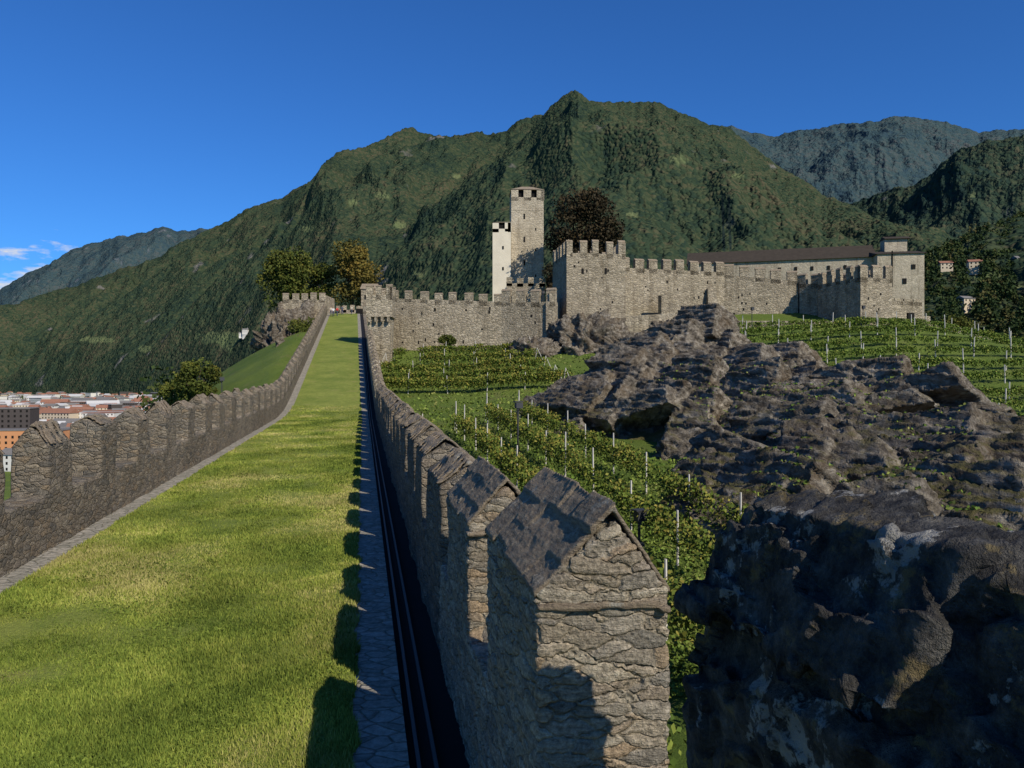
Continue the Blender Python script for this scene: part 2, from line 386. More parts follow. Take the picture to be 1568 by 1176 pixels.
# ------------------------------------------------------------------ rampart walls
def fr(y,a): return (float(cx(y))+a,y)
def wallpiece(g,a0,a1,y0,y1,zlow,ph,step=2.0):
    n=max(1,int(round((y1-y0)/step)));q=np.linspace(y0,y1,n+1)
    for s0,s1 in zip(q[:-1],q[1:]):
        s1=s1+.02
        p0,p1,p2,p3=fr(s0,a0),fr(s0,a1),fr(s1,a1),fr(s1,a0);z0,z1=float(wz(s0)),float(wz(s1))
        g.hexa([(*p0,z0+zlow),(*p1,z0+zlow),(*p2,z1+zlow),(*p3,z1+zlow),(*p0,z0+ph),(*p1,z0+ph),(*p2,z1+ph),(*p3,z1+ph)])
def merlon(g,sl,a0,a1,y0,y1,ph,eh,rh,nslab=3,course=True,ac=None,rows=2,lf=.02,th=.04):
    ac=(a0+a1)/2 if ac is None else ac;P=[]
    for y in (y0,y1):
        z=float(wz(y))
        P+= [(*fr(y,a0),z+ph-.2),(*fr(y,a1),z+ph-.2),(*fr(y,a1),z+eh),(*fr(y,ac),z+rh),(*fr(y,a0),z+eh)]
    b=len(g.v);g.v+=P
    for f in ((0,1,2,3,4),(9,8,7,6,5),(0,5,6,1),(1,6,7,2),(2,7,8,3),(3,8,9,4),(4,9,5,0)):
        g.f.append([b+i for i in f]);g.m.append(0)
    for side in (0,1):
        ae=a0-.005 if side==0 else a1-.0
        e=(eh-.02)
        for row in range(rows):
            ns=nslab+int(R.integers(-1,2)) if nslab>3 else nslab
            cuts=np.linspace(y0+.02,y1-.02,ns+1)+np.concatenate([[0],R.uniform(-.09,.09,ns-1),[0]])
            for i in range(ns):
                t0=row/rows;t1=(row+1)/rows+.1
                t0+=R.uniform(-.07,.03);lift=R.uniform(-lf,lf)+.018*row
                ya,yb=cuts[i]+R.uniform(-.02,.02),cuts[i+1]+R.uniform(-.01,.03)
                def pt(y,t,up): 
                    return (*fr(y,ae+(ac-ae)*min(t,1.02)),float(wz(y))+e+(rh-e)*min(t,1.03)+up)
                q=[pt(ya,t0,lift),pt(yb,t0,lift+R.uniform(-lf,lf)),pt(yb,t1,lift),pt(ya,t1,lift+R.uniform(-lf,lf))]
                q2=[(x,yy_,z+th) for x,yy_,z in q]
                sl.hexa(q+q2 if side else [q[3],q[2],q[1],q[0],q2[3],q2[2],q2[1],q2[0]])
    if course:
        z=float(wz(y0))+eh-.06;k=a0-.01
        while k<a1-.05:
            w_=R.uniform(.12,.35);k2=min(k+w_,a1+.0);dz=R.uniform(-.02,.015);pr=R.uniform(.02,.05)
            sl.hexa([(*fr(y0-pr,k),z+dz-.03),(*fr(y0-pr,k2-.01),z+dz-.03),(*fr(y0+.2,k2-.01),z+dz-.03),(*fr(y0+.2,k),z+dz-.03),
                     (*fr(y0-pr,k),z+dz),(*fr(y0-pr,k2-.01),z+dz+.005),(*fr(y0+.2,k2-.01),z+dz),(*fr(y0+.2,k),z+dz)])
            k=k2
right=empty('rampart_wall')
gn=Geo();sn=Geo();sl=Geo()
wallpiece(gn,.93,1.63,2.6,9.3,-1.6,1.05)
merlon(gn,sn,.93,1.63,4.1,5.75,1.05,2.22,2.60,5,ac=1.34,rows=3,lf=.014,th=.034)
merlon(gn,sn,.93,1.63,6.85,8.55,1.05,2.02,2.36,5,rows=3,lf=.014,th=.034)
remesh(gn,'near_masonry',.021,m_near,.03,3.,right)
remesh(sn,'near_cap_slates',.011,m_slate,.010,5.,right,lambda v:.010*(ridged(v[:,0]*9,v[:,1]*9,v[:,2]*16,3,4)-.5))
gf=Geo();wallpiece(gf,.93,1.66,9.25,57,-1.5,1.05);wallpiece(gf,.93,1.66,-2,2.65,-1.5,.9)
y=9.4
while y<56:
    merlon(gf,sl,.93,1.66,y,y+1.6,1.05,2.0+R.uniform(-.06,.06),2.28+R.uniform(-.05,.05),4,False);y+=2.6
remesh(gf,'wall_masonry',.06,m_wall,.07,1.6,right)
gb=Geo();wallpiece(gb,.9,1.70,-2,57,-9,-1.3)
gfar=Geo()
wallpiece(gfar,.93,1.66,57,101,-9,1.2)
y=57.3
while y<98:
    merlon(gfar,sl,.93,1.66,y,y+1.5,1.2,2.0,2.25,2,False);y+=2.6
gb.obj('wall_foot',m_wall,right);gfar.obj('climbing_wall',m_castle,right)
remesh(sl,'cap_slates',.05,m_slate,.05,2.,right)
# irregular near block
gk=Geo();a0,a1=1.24,1.96
def pk(y,a,z): return (*fr(y,a),z)
gk.hexa([pk(.6,a0,-3),pk(.6,a1,-3),pk(2.98,a1,-3),pk(2.98,a0+.0,-3),pk(.6,a0+.05,-.75),pk(.6,a1,-.7),pk(2.98,a1,-.8),pk(2.98,a0+.02,-1.05)])
gk.hexa([pk(.6,a0+.05,-.95),pk(.6,a1+.1,-.95),pk(3.0,a1+.0,-1.15),pk(3.0,a0+.02,-1.15),pk(.8,a0+.28,-.44),pk(.8,a1-.1,-.40),pk(2.95,a1-.05,-.46),pk(2.9,a0+.22,-.50)])
gk.hexa([pk(1.9,a0+.03,-.80),pk(1.9,a1+.03,-.8),pk(3.02,a1+.02,-.8),pk(3.02,a0-.01,-.85),pk(1.9,a0+.25,-.42),pk(1.9,a1-.1,-.40),pk(2.95,a1-.15,-.40),pk(2.9,a0+.2,-.43)])
def blk(v):
    wx=v[:,0]+.15*(fbm(v[:,0]*4,v[:,1]*4,v[:,2]*4,2,70)-.5);wy=v[:,1]+.15*(fbm(v[:,0]*4,v[:,1]*4,v[:,2]*4,2,71)-.5)
    r,bx,by=cells(wx*3.0+v[:,2]*1.3,wy*2.4+v[:,2]*2.7,5)
    r2,bx2,by2=cells(wx*8+v[:,2]*3,wy*8+v[:,2]*7,9)
    return .04*(r-.5)+.04*bx+.026*(r2-.5)+.022*bx2+.02*(ridged(v[:,0]*4,v[:,1]*4,v[:,2]*4,4,7)-.6)+.04*(fbm(v[:,0]*14,v[:,1]*14,v[:,2]*14,4,7,.65)-.5)
o=remesh(gk,'rough_block',.012,m_block,.025,2.2,right,blk)
# left wall: short merlons, wide embrasures
left=empty('rampart_wall')
gl=Geo();sl=Geo();wallpiece(gl,-6.6,-5.9,4,58,-1.5,1.0)
y=8.7
while y<56:
    merlon(gl,sl,-6.6,-5.9,y,y+1.25+R.uniform(-.06,.1),1.0,2.04+R.uniform(-.1,.08),2.32+R.uniform(-.08,.06),3,False);y+=2.9
remesh(gl,'wall_masonry',.055,m_wall,.05,1.6,left)
g=Geo();wallpiece(g,-6.65,-5.88,4,58,-10,-1.3);
wallpiece(g,-6.6,-5.9,58,150,-9,1.1)
y=58.5
while y<148:
    merlon(g,sl,-6.6,-5.9,y,y+1.2,1.1,2.0,2.3,2,False);y+=2.9
g.obj('wall_body',m_wall,left);remesh(sl,'cap_slates',.05,m_slate,.05,2.,left)
# ------------------------------------------------------------------ castle
def mer(g,a,b,th,zt,zt2=None,w=1.3,gap=.9,h=1.3,cap=.3,m=0,mc=1):
    zt2=zt if zt2 is None else zt2
    L=math.hypot(b[0]-a[0],b[1]-a[1]);n=max(2,int(round((L+gap)/(w+gap))));per=(L+gap)/n
    ux,uy=(b[0]-a[0])/L,(b[1]-a[1])/L
    for i in range(n):
        s0=i*per+R.uniform(-.1,.1)*(0<i);s1=s0+per-gap+R.uniform(-.1,.1)*(i<n-1)
        z=zt+(zt2-zt)*(s0+s1)/2/L+R.uniform(-.12,.12)
        p=(a[0]+ux*s0,a[1]+uy*s0);q=(a[0]+ux*s1,a[1]+uy*s1)
        g.seg(p,q,th,z-.6,z+h,m=m)
        if cap: g.gable(p,q,th,z+h,z+h+.05,z+h+.05+cap,mc,.04)
def cwall(g,a,b,th,zb,zt,zt2=None,**k):
    g.seg(a,b,th,zb,zt,zb,zt if zt2 is None else zt2);mer(g,a,b,th*.6,zt,zt2,**k)
def rtower(g,c,w,d,rot,zb,zt,h=1.4,mw=1.2,gap=.9,cap=.3):
    co,si=math.cos(rot),math.sin(rot)
    K=[(c[0]+x*co-y_*si,c[1]+x*si+y_*co) for x,y_ in ((-w/2,0),(w/2,0),(w/2,d),(-w/2,d))]
    g.hexa([(*p,zb) for p in K]+[(*p,zt) for p in K])
    for i in range(4): mer(g,K[i],K[(i+1)%4],.55,zt,w=mw,gap=gap,h=h,cap=cap)
    return K
CM=[m_castle,m_slate,m_hole]
def holes(g,a,b,zlo,zhi,n,sx=.2,sz=.3):
    L=math.hypot(b[0]-a[0],b[1]-a[1]);ux,uy=(b[0]-a[0])/L,(b[1]-a[1])/L;rot=math.atan2(uy,ux)
    for i in range(n):
        t=R.uniform(.05,.95)*L;z=R.uniform(zlo,zhi)
        g.box((a[0]+ux*t,a[1]+uy*t,z),(sx*R.uniform(.7,1.4),.06,sz*R.uniform(.6,1.6)),2,rot)
cw=Geo()
A=(-17.6,112.);Bp=(-1.5,110.);C=(5.9,107.)
cwall(cw,A,Bp,1.3,0,12.4,11.7,w=1.1,gap=1.1,h=.9,cap=.2);cwall(cw,Bp,C,1.3,0,11.5,11.4,w=1.2,gap=.95,h=1.6)
cwall(cw,C,(6.6,116),1.2,0,11.4)
holes(cw,A,Bp,5.5,11,16);holes(cw,Bp,C,5,10,6)
cw.obj('curtain_wall',CM)
t=Geo();K=rtower(t,(-17.0,99.),3.3,3.6,.02,8.6,11.4,h=1.1,mw=.8,gap=.5,cap=.15)
t.hexa([(-18.4,99.5,-1),(-15.9,99.5,-1),(-15.9,102.4,-1),(-18.4,102.4,-1),(-18.5,99.4,8.7),(-15.6,99.4,8.7),(-15.6,102.4,8.7),(-18.5,102.4,8.7)])
t.seg((-15.9,100.5),(-17.4,113),1.0,0,10.2);t.seg((-17.6,111),(-15.8,100.5),.2,0,10.1)
for i in range(4): t.box((-18.2+i*.8,98.95,8.3),(.3,.4,.7),0)
t.obj('wall_turret',CM)
t=Geo();K=rtower(t,(12.2,112.),8.8,9.5,.16,3,18.9,h=1.6,mw=1.15,gap=1.0);holes(t,K[0],K[1],9,18,9)
for q,(zz) in (((10.2),(16.3)),((13.6),(16.4))): t.box((q,112.0+(q-12.2)*.16,zz),(.35,.08,.8),2,.16)
t.obj('gate_tower',CM)
def tw(t,c,w,d,rot,zb,zt,mh,roof):
    co,si=math.cos(rot),math.sin(rot)
    K=[(c[0]+x*co-y_*si,c[1]+x*si+y_*co) for x,y_ in ((-w/2,0),(w/2,0),(w/2,d),(-w/2,d))]
    t.hexa([(*p,zb) for p in K]+[(*p,zt) for p in K])
    for i in range(4): mer(t,K[i],K[(i+1)%4],.6,zt,w=1.5,gap=1.0,h=mh,cap=0)
    cc=((K[0][0]+K[2][0])/2,(K[0][1]+K[2][1])/2)
    t.hexa([(cc[0]+(p[0]-cc[0])*.82,cc[1]+(p[1]-cc[1])*.82,zt-.3) for p in K]+[(cc[0]+(p[0]-cc[0])*.82,cc[1]+(p[1]-cc[1])*.82,zt+mh-.1) for p in K],2)
    t.hexa([(cc[0]+(p[0]-cc[0])*1.04,cc[1]+(p[1]-cc[1])*1.04,zt+mh) for p in K]+[(cc[0]+(p[0]-cc[0])*.3,cc[1]+(p[1]-cc[1])*.3,zt+mh+roof) for p in K],1)
    return K
t=Geo()
K=tw(t,(3.0,150.),6.3,6.3,.05,8,36.2,1.5,1.1)
for zz in (19,23.5,28,32.5): t.box((2.4,149.95,zz),(.3,.1,1.0),2,.05);
for zz in (21,26,30): t.box((4.6,150.1,zz),(.25,.1,.5),2,.05)
for zz in (33.6,26.2): t.hexa([(p[0]+(p[0]-3)*.015,p[1]+(p[1]-153)*.015,zz) for p in K]+[(p[0]+(p[0]-3)*.015,p[1]+(p[1]-153)*.015,zz+.15) for p in K])
t.obj('white_tower',[m_tower,m_slate,m_hole])
t=Geo();K=tw(t,(-1.95,147.5),3.5,4.0,.0,8,29.6,1.2,.4)
for zz in (17,22,26): t.box((-1.7,147.48,zz),(.3,.12,.6),2,.0)
t.obj('stair_tower',[simple('pale_render',(.62,.56,.44),var=.18,sc=.5,bump=.03),m_slate,m_hole])
t=Geo();t.seg((-1.,140),(6.,140),1.2,8,18.2);mer(t,(-1.,140),(6.,140),.6,18.2,w=1.0,gap=.9,h=1.0,cap=0)
t.obj('inner_ward_wall',CM)
t=Geo();P=[(16.8,119.),(34.,124.),(45.,122.),(50.5,116.)]
cwall(t,P[0],P[1],1.4,4,17.9,17.9,w=1.5,gap=.95,h=1.35);cwall(t,P[1],P[2],1.4,4,17.5,16.2,w=1.3,gap=.9,h=1.4);cwall(t,P[2],P[3],1.4,4,15.8,15.0,w=1.2,gap=.8,h=1.4)
holes(t,P[0],P[1],11,17,14);holes(t,P[1],P[2],11,15,8)
t.box((45.2,121.9,12.5),(.25,.3,7),2)
t.hexa([(30.6,119,5),(32.4,119,5),(32.4,124,5),(30.6,124,5),(31.0,122.6,15.2),(32.3,122.6,15.2),(32.3,124,15.2),(31.0,124,15.2)])
t.seg((22.5,116.5),(27.0,118.),1,4,13.4);
t.obj('castle_curtain_wall',CM)
t=Geo();t.seg((15.,110.5),(30.,113.5),1.0,2,9.6,2,10.8);t.seg((15.,110.5),(15.2,118),1.,2,9.6);t.obj('terrace_wall',CM)
t=Geo();t.seg((30.,113.8),(53.,113.),.8,2,9.3,2,9.2);t.obj('terrace_wall',CM)
t=Geo();K=rtower(t,(52.3,111.),5.6,9.,.30,2,15.2,h=1.6,mw=1.1,gap=1.0);holes(t,K[0],K[1],9,14,7)
t.obj('corner_tower',CM)
t=Geo();cwall(t,(55.,114.),(61.5,116.),1,3,12.4,12.2,w=1.4,gap=.2,h=.4,cap=0)
t.seg((61.5,116.),(63.,116.5),1,3,10.2);t.box((59.4,115.3,9.6),(1.2,.3,2.0),2,.3)
a=(63.,116.5)
for i in range(9):
    b=(a[0]+3.4,a[1]+1.4);t.seg(a,b,.9,-6,9.3-i*.62);a=b
t.obj('bailey_wall',CM)
t=Geo();cwall(t,(76.,116.),(96,108.),.8,-4,5.6,5.0,w=1.4,gap=.9,h=1.1);t.obj('lower_bailey_wall',CM)
t=Geo()
a=(42.,184.);b=(81.,173.)
t.seg(a,b,11,8,28.4);t.gable(a,b,11,28.4,28.45,32.0,1,.5)
L=math.hypot(39,11);ux,uy=39/L,-11/L
for i in range(11):
    s0=3+i*3.5;t.box((a[0]+ux*s0,a[1]+uy*s0-.02,26.4),(.6,.25,.9),2,math.atan2(uy,ux))
t.seg((80.3,170.),(89.8,168.5),12,8,28.5);t.gable((80.3,170.),(89.8,168.5),12,28.5,28.55,30.0,1,.4)
t.box((83.3,169.5,25.2),(.25,.2,8.),2,0);t.box((85.8,169.1,22.5),(.8,.2,1.2),2,-.14);t.box((87.6,168.8,25.6),(.8,.2,1.),2,-.14)
t.box((86.8,176.,31.2),(4.8,3.,3.0),0,-.14);t.gable((84.2,174.4),(89.3,173.7),3.6,32.7,32.75,33.5,1,.2)
t.obj('castle_palace',[m_palace,m_darkroof,m_hole])
t=Geo()
z=float(wz(150));x=float(cx(150))
cwall(t,(x-14,148.),(x-6.0,149.),1.2,0,z+2.6,z+2.6,w=1.0,gap=.6,h=1.1,cap=.2);
t.seg((x-6,149.),(x-5.9,156.),.8,2,z+3.6)
cwall(t,(x-6,158.),(x+3.,158.),1.,4,z+1.6,z+1.6,w=.8,gap=.6,h=.9,cap=0)
t.box((x-1.2,157.9,z+.8),(1.3,.3,2.0),2)
cwall(t,(x+1,150.),(x+14.,146.),1.,0,z+.5,z+1.,w=1.0,gap=.8,h=1.0,cap=.2)
t.obj('upper_gate_wall',CM)
t=Geo();t.seg((-31.2,160.),(-28.2,160.),4,8,19.6);t.gable((-31.2,160.),(-28.2,160.),4,19.6,19.7,21.0,1,.2);t.box((-30.2,159.95,18.),(.5,.2,.8),2)
t.obj('gate_house',CM)
t=Geo();t.seg((x-6.5,150.2),(x+16,150.),18,0,z-.05);t.obj('upper_terrace',m_pave)
# ------------------------------------------------------------------ rock outcrops
CP=np.array([(18.4,75,5.5),(13.3,73,3.9),(7.8,68,1.6),(4.5,62,-.6),(22.7,68,2.4),(23.6,60,.0),(22.2,50,-.8),(20.9,45,.2),(21.5,40,-1.4),(21.2,32,-3.),
(10.9,60,-.1),(14.7,55,-.6),(18,68,2.5),(16.9,48,-1.2),(16.5,42,-1.9),(12.4,38,-3.4),(8.8,33,-4.6),(16.6,32,-3.5),(14.8,34,-2.9),(15.7,26,-4.2),(11.8,30,-4.1),(8,54,-2.5),(10.1,45,-3.6),(6.2,57,-2.0),(9,38,-4.4),(7.6,28.5,-5.6),
(1.,62,-7),(2.5,52,-7.),(5,42,-7.5),(5.0,33,-8.5),(5.2,26,-9),(9,19,-10),(18,18,-9),(27,26,-8),(29,38,-7.5),(30,50,-6),(32,60,-5),(31,70,-3),(25,82,-2),(14,84,-4),(4,77,-4),(0,70,-6)],float)
D=np.hypot(CP[:,None,0]-CP[None,:,0],CP[:,None,1]-CP[None,:,1]);Wt=np.linalg.solve(D,CP[:,2])
def rockh(x,y,det=False):
    sh=x.shape;x=x.ravel();y=y.ravel();h=np.zeros(len(x))
    for i in range(len(CP)): h+=Wt[i]*np.hypot(x-CP[i,0],y-CP[i,1])
    return h.reshape(sh)
outc=empty('rock_outcrop')
X,Y=np.meshgrid(np.arange(0,32,.2),np.arange(18,84,.25));Z=rockh(X,Y)
Zb=Z-1.35+1.1*(ridged(X*.22,Y*.16,0,4,83)-.55)+.4*(fbm(X*.9,Y*.9,0,4,85)-.5)
F=gridfaces(*X.shape);keep=(Zb>hgt(X,Y)-1.2).reshape(-1)[F].any(1)
base=mk('rock_base',np.stack([X,Y,Zb],-1).reshape(-1,3),F[keep],m_rock,True,outc)
gs=Geo();rr=np.random.default_rng(21)
yaw0=math.radians(36)
def slab(x,y,z,L,W,T,roll,pitch,yaw):
    cl_,sl_=math.cos(yaw),math.sin(yaw)
    l=Vector((-sl_,cl_,0));wv=Vector((cl_,sl_,0));up=Vector((0,0,1))
    w2=(wv*math.cos(roll)-up*math.sin(roll)).normalized();u2=l.cross(w2)*-1
    if u2.z<0:u2=-u2
    l2=(l*math.cos(pitch)+u2*math.sin(pitch)).normalized();u3=l2.cross(w2)
    if u3.z<0:u3=-u3
    c=Vector((x,y,z));P=[]
    for t_,k in ((-1,1.1),(1,.86)):
        for a,b in ((-1,-1),(1,-1),(1,1),(-1,1)):
            j=Vector(rr.uniform(-.16,.16,3))
            P.append(c+w2*(a*k+j.x)*W/2+l2*(b*k+j.y)*L/2+u3*(t_+j.z*1.2)*T/2)
    gs.hexa([tuple(p) for p in P])
for i in range(235):
    for _ in range(30):
        x=rr.uniform(3,28);y=rr.uniform(22,78)
        zb=float(rockh(np.array([x]),np.array([y]))[0])
        if zb>float(hgt(x,y))-.4 and rr.random()<(1.2-.006*y): break
    else: continue
    right_=float(sm((x-14)/4)*sm((52-y)/8))
    big=rr.random()
    L=rr.uniform(2.0,3.8)+2.6*(big>.7)+3.5*right_;W=rr.uniform(1.2,2.4)+1.4*(big>.7)+1.0*right_;T=rr.uniform(1.8,3.2)*(1-.35*right_)
    slab(x,y,zb-.45*T+rr.uniform(-.5,.95)*(1-.65*right_),L,W,T,rr.uniform(.30,.85)*(1-.3*right_),rr.uniform(-.30,.18)-.05,yaw0*.9+rr.normal(0,.25))
for x,y,z,L,W,T in ((18.4,74.5,4.9,6,3.6,4.2),(15.4,73,3.5,6,3.2,3.6),(20.9,45,-.7,4.4,2.2,3.8),(19.2,47.5,-1.0,4.5,2.0,3.2),(12.,70,2.3,6,3.5,3.4),(23.,67,1.5,7,3.5,3.),(9.5,62,-.6,5,3.,3.6),(17.5,34,-4.3,11,4,2.4),(20.5,36,-3.3,12,4,2.6),(15.5,30,-4.9,9,3.4,2.3),(14.,58,-.2,4.5,2.4,4.),(16.5,52,-.6,4.5,2.2,3.6)):
    slab(x,y,z,L,W,T,.45,-.10,.55)
def rk(v):
    x,y,z=v[:,0],v[:,1],v[:,2]
    p=x*.8+z*.75+y*.35
    lay=p/.62+1.2*fbm(x*.3,y*.3,z*.3,2,5);lay=lay-np.floor(lay)
    return .20*(ridged(x*.5,y*.5,z*.7,3,11)-.55)+.26*(cells(p*.9+y*.2,y*.45+z*.8,31)[0]-.5)+.12*(cells(p*2.4,y*1.3+z*1.7,37)[0]-.5)+.15*(lay-.5)+.07*(fbm(x*2.5,y*2.5,z*2.5,3,17)-.5)
slabs=remesh(gs,'rock_slabs',.11,m_rock,.05,.6,outc,rk)
me=slabs.data
bv=BVHTree.FromPolygons([v.co[:] for v in me.vertices],[p.vertices[:] for p in me.polygons])
me2=base.data;bv2=BVHTree.FromPolygons([v.co[:] for v in me2.vertices],[p.vertices[:] for p in me2.polygons])
def blobrock(c,s,seed,name='rock_outcrop',rot=0):
    n1,n2=130,90;th=np.linspace(0,2*np.pi,n1);ph=np.linspace(.02,np.pi-.02,n2);T,P_=np.meshgrid(th,ph)
    d=np.stack([np.cos(T)*np.sin(P_),np.sin(T)*np.sin(P_),np.cos(P_)],-1)
    T0=d*2.2;r=1+.5*(ridged(T0[...,0]+seed,T0[...,1],T0[...,2],4,seed)-.55)
    a_,b_,c_=cells(T0[...,0]*1.3+T0[...,2]*.4,T0[...,1]*1.3+T0[...,2]*.9,seed);r=r+.3*(a_-.5)+.22*b_
    a_,b_,c_=cells(T0[...,0]*3.3+T0[...,2]*1.4,T0[...,1]*3.3+T0[...,2]*1.9,seed+4);r=r+.12*(a_-.5)+.08*b_
    r[:,-1]=r[:,0]
    p=d*r[...,None]*np.array(s)+np.array(c)
    return mk(name,p.reshape(-1,3),gridfaces(n2,n1),m_rock,False)
blobrock((11.0,106,4.),(6.0,4.5,4.8),3);blobrock((3.,104,3.0),(4.,3.5,2.8),5);blobrock((16,104,3.5),(5,4,3.),8)
blobrock((-42,150,5.),(6.,8,9.),11);blobrock((24,112,7.),(4,3,2.2),13);blobrock((-37,135,3.),(4.5,9,7.5),12);blobrock((-33,122,1.),(4.,8,5.5),14)
# ------------------------------------------------------------------ foliage helpers
def cone(g,p,q,r0,r1,n=7):
    p=Vector(p);q=Vector(q);d=(q-p).normalized();u=d.orthogonal().normalized();w=d.cross(u)
    b=len(g.v)
    for c,r in ((p,r0),(q,r1)):
        for i in range(n):
            a=2*math.pi*i/n;g.v.append(tuple(c+u*math.cos(a)*r+w*math.sin(a)*r))
    for i in range(n): g.f.append([b+i,b+(i+1)%n,b+n+(i+1)%n,b+n+i]);g.m.append(0)
def tree(name,base,h,rad,mat,nl=9000,ls=.4,lobes=16,cy=.62,seed=0):
    e=empty(name);g=Geo();x,y,z=base
    cone(g,(x,y,z-.5),(x,y,z+h*.45),h*.03,h*.018)
    P=[];VV=[];rr=np.random.default_rng(seed+100)
    for i in range(lobes):
        an=rr.uniform(0,6.28);k=rr.uniform(.1,1)**.6;zz=rr.uniform(-1,1);rd=rad*.68*k*math.sqrt(max(.15,1-zz*zz))
        c=np.array([x+rd*math.cos(an),y+rd*math.sin(an),z+h*cy+zz*h*.30]);lr=rad*rr.uniform(.28,.46)
        cone(g,(x,y,z+h*rr.uniform(.25,.42)),tuple(c),h*.012,.03,5)
        n=int(nl/lobes);d=rr.normal(size=(n,3));d/=np.linalg.norm(d,axis=1)[:,None]
        r=lr*rr.uniform(.35,1.08,n)**.5*(.75+.55*vn(d[:,0]*2.5+i*9,d[:,1]*2.5,d[:,2]*2.5,seed))
        P.append(c+d*r[:,None]*np.array([1,1,.85]));VV.append(np.clip(.2+.35*rr.random()+.5*rr.random(n)*rr.random(n)+.1*d[:,2],0,1))
    g.obj('trunk_and_limbs',m_bark,e);leaves('crown',np.concatenate(P),ls,mat,np.concatenate(VV),e)
    return e
tree('deciduous_tree',(-50,172,14),17.,7.2,m_green,9000,.55,22,.58,1)
tree('deciduous_tree',(-43,176,14),16.,4.8,m_green,5000,.5,14,.55,2)
tree('autumn_tree',(-35.5,172,14),18.5,6.6,m_orange,9000,.55,20,.58,3)
tree('autumn_tree',(-30.5,165,12),13.,3.6,m_orange,4000,.45,12,.55,4)
tree('copper_beech_tree',(13.2,140,12),21.5,7.6,m_beech,19000,.5,34,.68,5)
tree('copper_beech_tree',(8.8,138,12),14,4.2,m_beech,5000,.4,12,.6,6)
tree('shrub',(-37.5,92,float(hgt(-37.5,92))-.5),6.5,3.2,m_green,5000,.3,14,.5,7)
tree('shrub',(-41,96,float(hgt(-41,96))-.5),5.0,3.,m_green,4000,.3,12,.5,8)
tree('shrub',(-34,128,float(hgt(-42,128))+1.5),4.0,3.4,m_green,4000,.3,12,.5,9)
tree('shrub',(-9.0,108.,float(hgt(-9,108))),2.6,1.5,m_green,2500,.2,8,.5,10)
tree('shrub',(70,122,5.),6.0,4.,m_green,4000,.35,12,.5,12)
# ------------------------------------------------------------------ vineyards
def vineyard(name,rows,mat,dens,ls,hi=1.7,wid=.28,post=4.0,posth=2.0,gappy=.42,pr=.05):
    e=empty(name);P=[];VV=[];g=Geo()
    for (x0,y0,x1,y1) in rows:
        L=math.hypot(x1-x0,y1-y0);n=int(L*dens);t=R.random(n)
        x=x0+(x1-x0)*t;y=y0+(y1-y0)*t
        q=fbm(x*.9,y*.9,0,3,int(abs(x0*7+y0*13)))
        top=.6+(hi-.6)*(.35+1.0*q)
        z=.45+(top-.45)*R.random(n)**.6
        ww=wid*(.5+q)
        px=x+R.normal(0,ww,n);py=y+R.normal(0,ww,n);gz=hgt(px,py)
        ok=(q>gappy*R.uniform(.6,1.15,n))&(rockh(px,py,False)<gz+.1)
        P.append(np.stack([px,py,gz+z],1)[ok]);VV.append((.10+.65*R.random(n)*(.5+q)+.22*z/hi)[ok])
        k=int(L/post)+1
        for i in range(k+1):
            tt=i/k+R.uniform(-.1,.1)/k*(0<i<k);X_,Y_=x0+(x1-x0)*tt,y0+(y1-y0)*tt
            if float(rockh(np.array([X_]),np.array([Y_]),False)[0])>float(hgt(X_,Y_))+.1: continue
            zz=float(hgt(X_,Y_));lean=(.35 if i==0 else (-.35 if i==k else R.uniform(-.1,.1)))
            dx,dy=(x1-x0)/L,(y1-y0)/L;ph_=posth*R.uniform(.85,1.12)
            cone(g,(X_,Y_,zz-.2),(X_-dx*lean,Y_-dy*lean,zz+ph_),pr,pr*.8,5)
            if i in (0,k): 
                sgn=-1 if i==0 else 1
                cone(g,(X_+dx*sgn*1.2,Y_+dy*sgn*1.2,zz-.1),(X_-dx*lean,Y_-dy*lean,zz+ph_*.95),pr*.8,pr*.8,5)
    leaves('foliage',np.concatenate(P),ls,mat,np.concatenate(VV),e);g.obj('posts',m_post,e)
    return e
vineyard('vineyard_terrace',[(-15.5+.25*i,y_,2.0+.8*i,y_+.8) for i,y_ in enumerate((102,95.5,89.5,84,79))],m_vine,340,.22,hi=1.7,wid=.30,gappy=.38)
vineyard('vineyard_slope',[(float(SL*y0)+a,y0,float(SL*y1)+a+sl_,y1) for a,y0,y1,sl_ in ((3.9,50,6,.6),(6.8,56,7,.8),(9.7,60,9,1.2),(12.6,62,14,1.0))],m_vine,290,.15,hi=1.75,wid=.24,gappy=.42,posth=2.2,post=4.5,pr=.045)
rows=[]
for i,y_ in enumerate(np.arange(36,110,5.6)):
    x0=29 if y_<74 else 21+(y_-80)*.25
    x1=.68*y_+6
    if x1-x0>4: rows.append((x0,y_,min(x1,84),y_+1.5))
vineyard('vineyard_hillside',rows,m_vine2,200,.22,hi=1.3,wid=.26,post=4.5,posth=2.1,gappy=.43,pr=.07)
N=75000;yy=16/(1-R.random(N)*(1-16/110.));xx=R.uniform(-.2,1,N)*(.62*yy+6)+cx(yy)*.85+2
ok=(rockh(xx,yy,False)<hgt(xx,yy)+.1)&(xx>cx(yy)+1.8);xx=xx[ok];yy=yy[ok];zz=hgt(xx,yy)
leaves('meadow_tufts',np.stack([xx,yy,zz+.08],1),.06+.003*yy,m_tuft,R.random(len(xx))*.5+.6*fbm(xx*.3,yy*.3,0,3,4)-.05)
N=42000;xx=R.uniform(4,27,N);yy=R.uniform(24,77,N);q=fbm(xx*.28,yy*.28,0,3,44);k=q>.50;xx=xx[k];yy=yy[k];P=[]
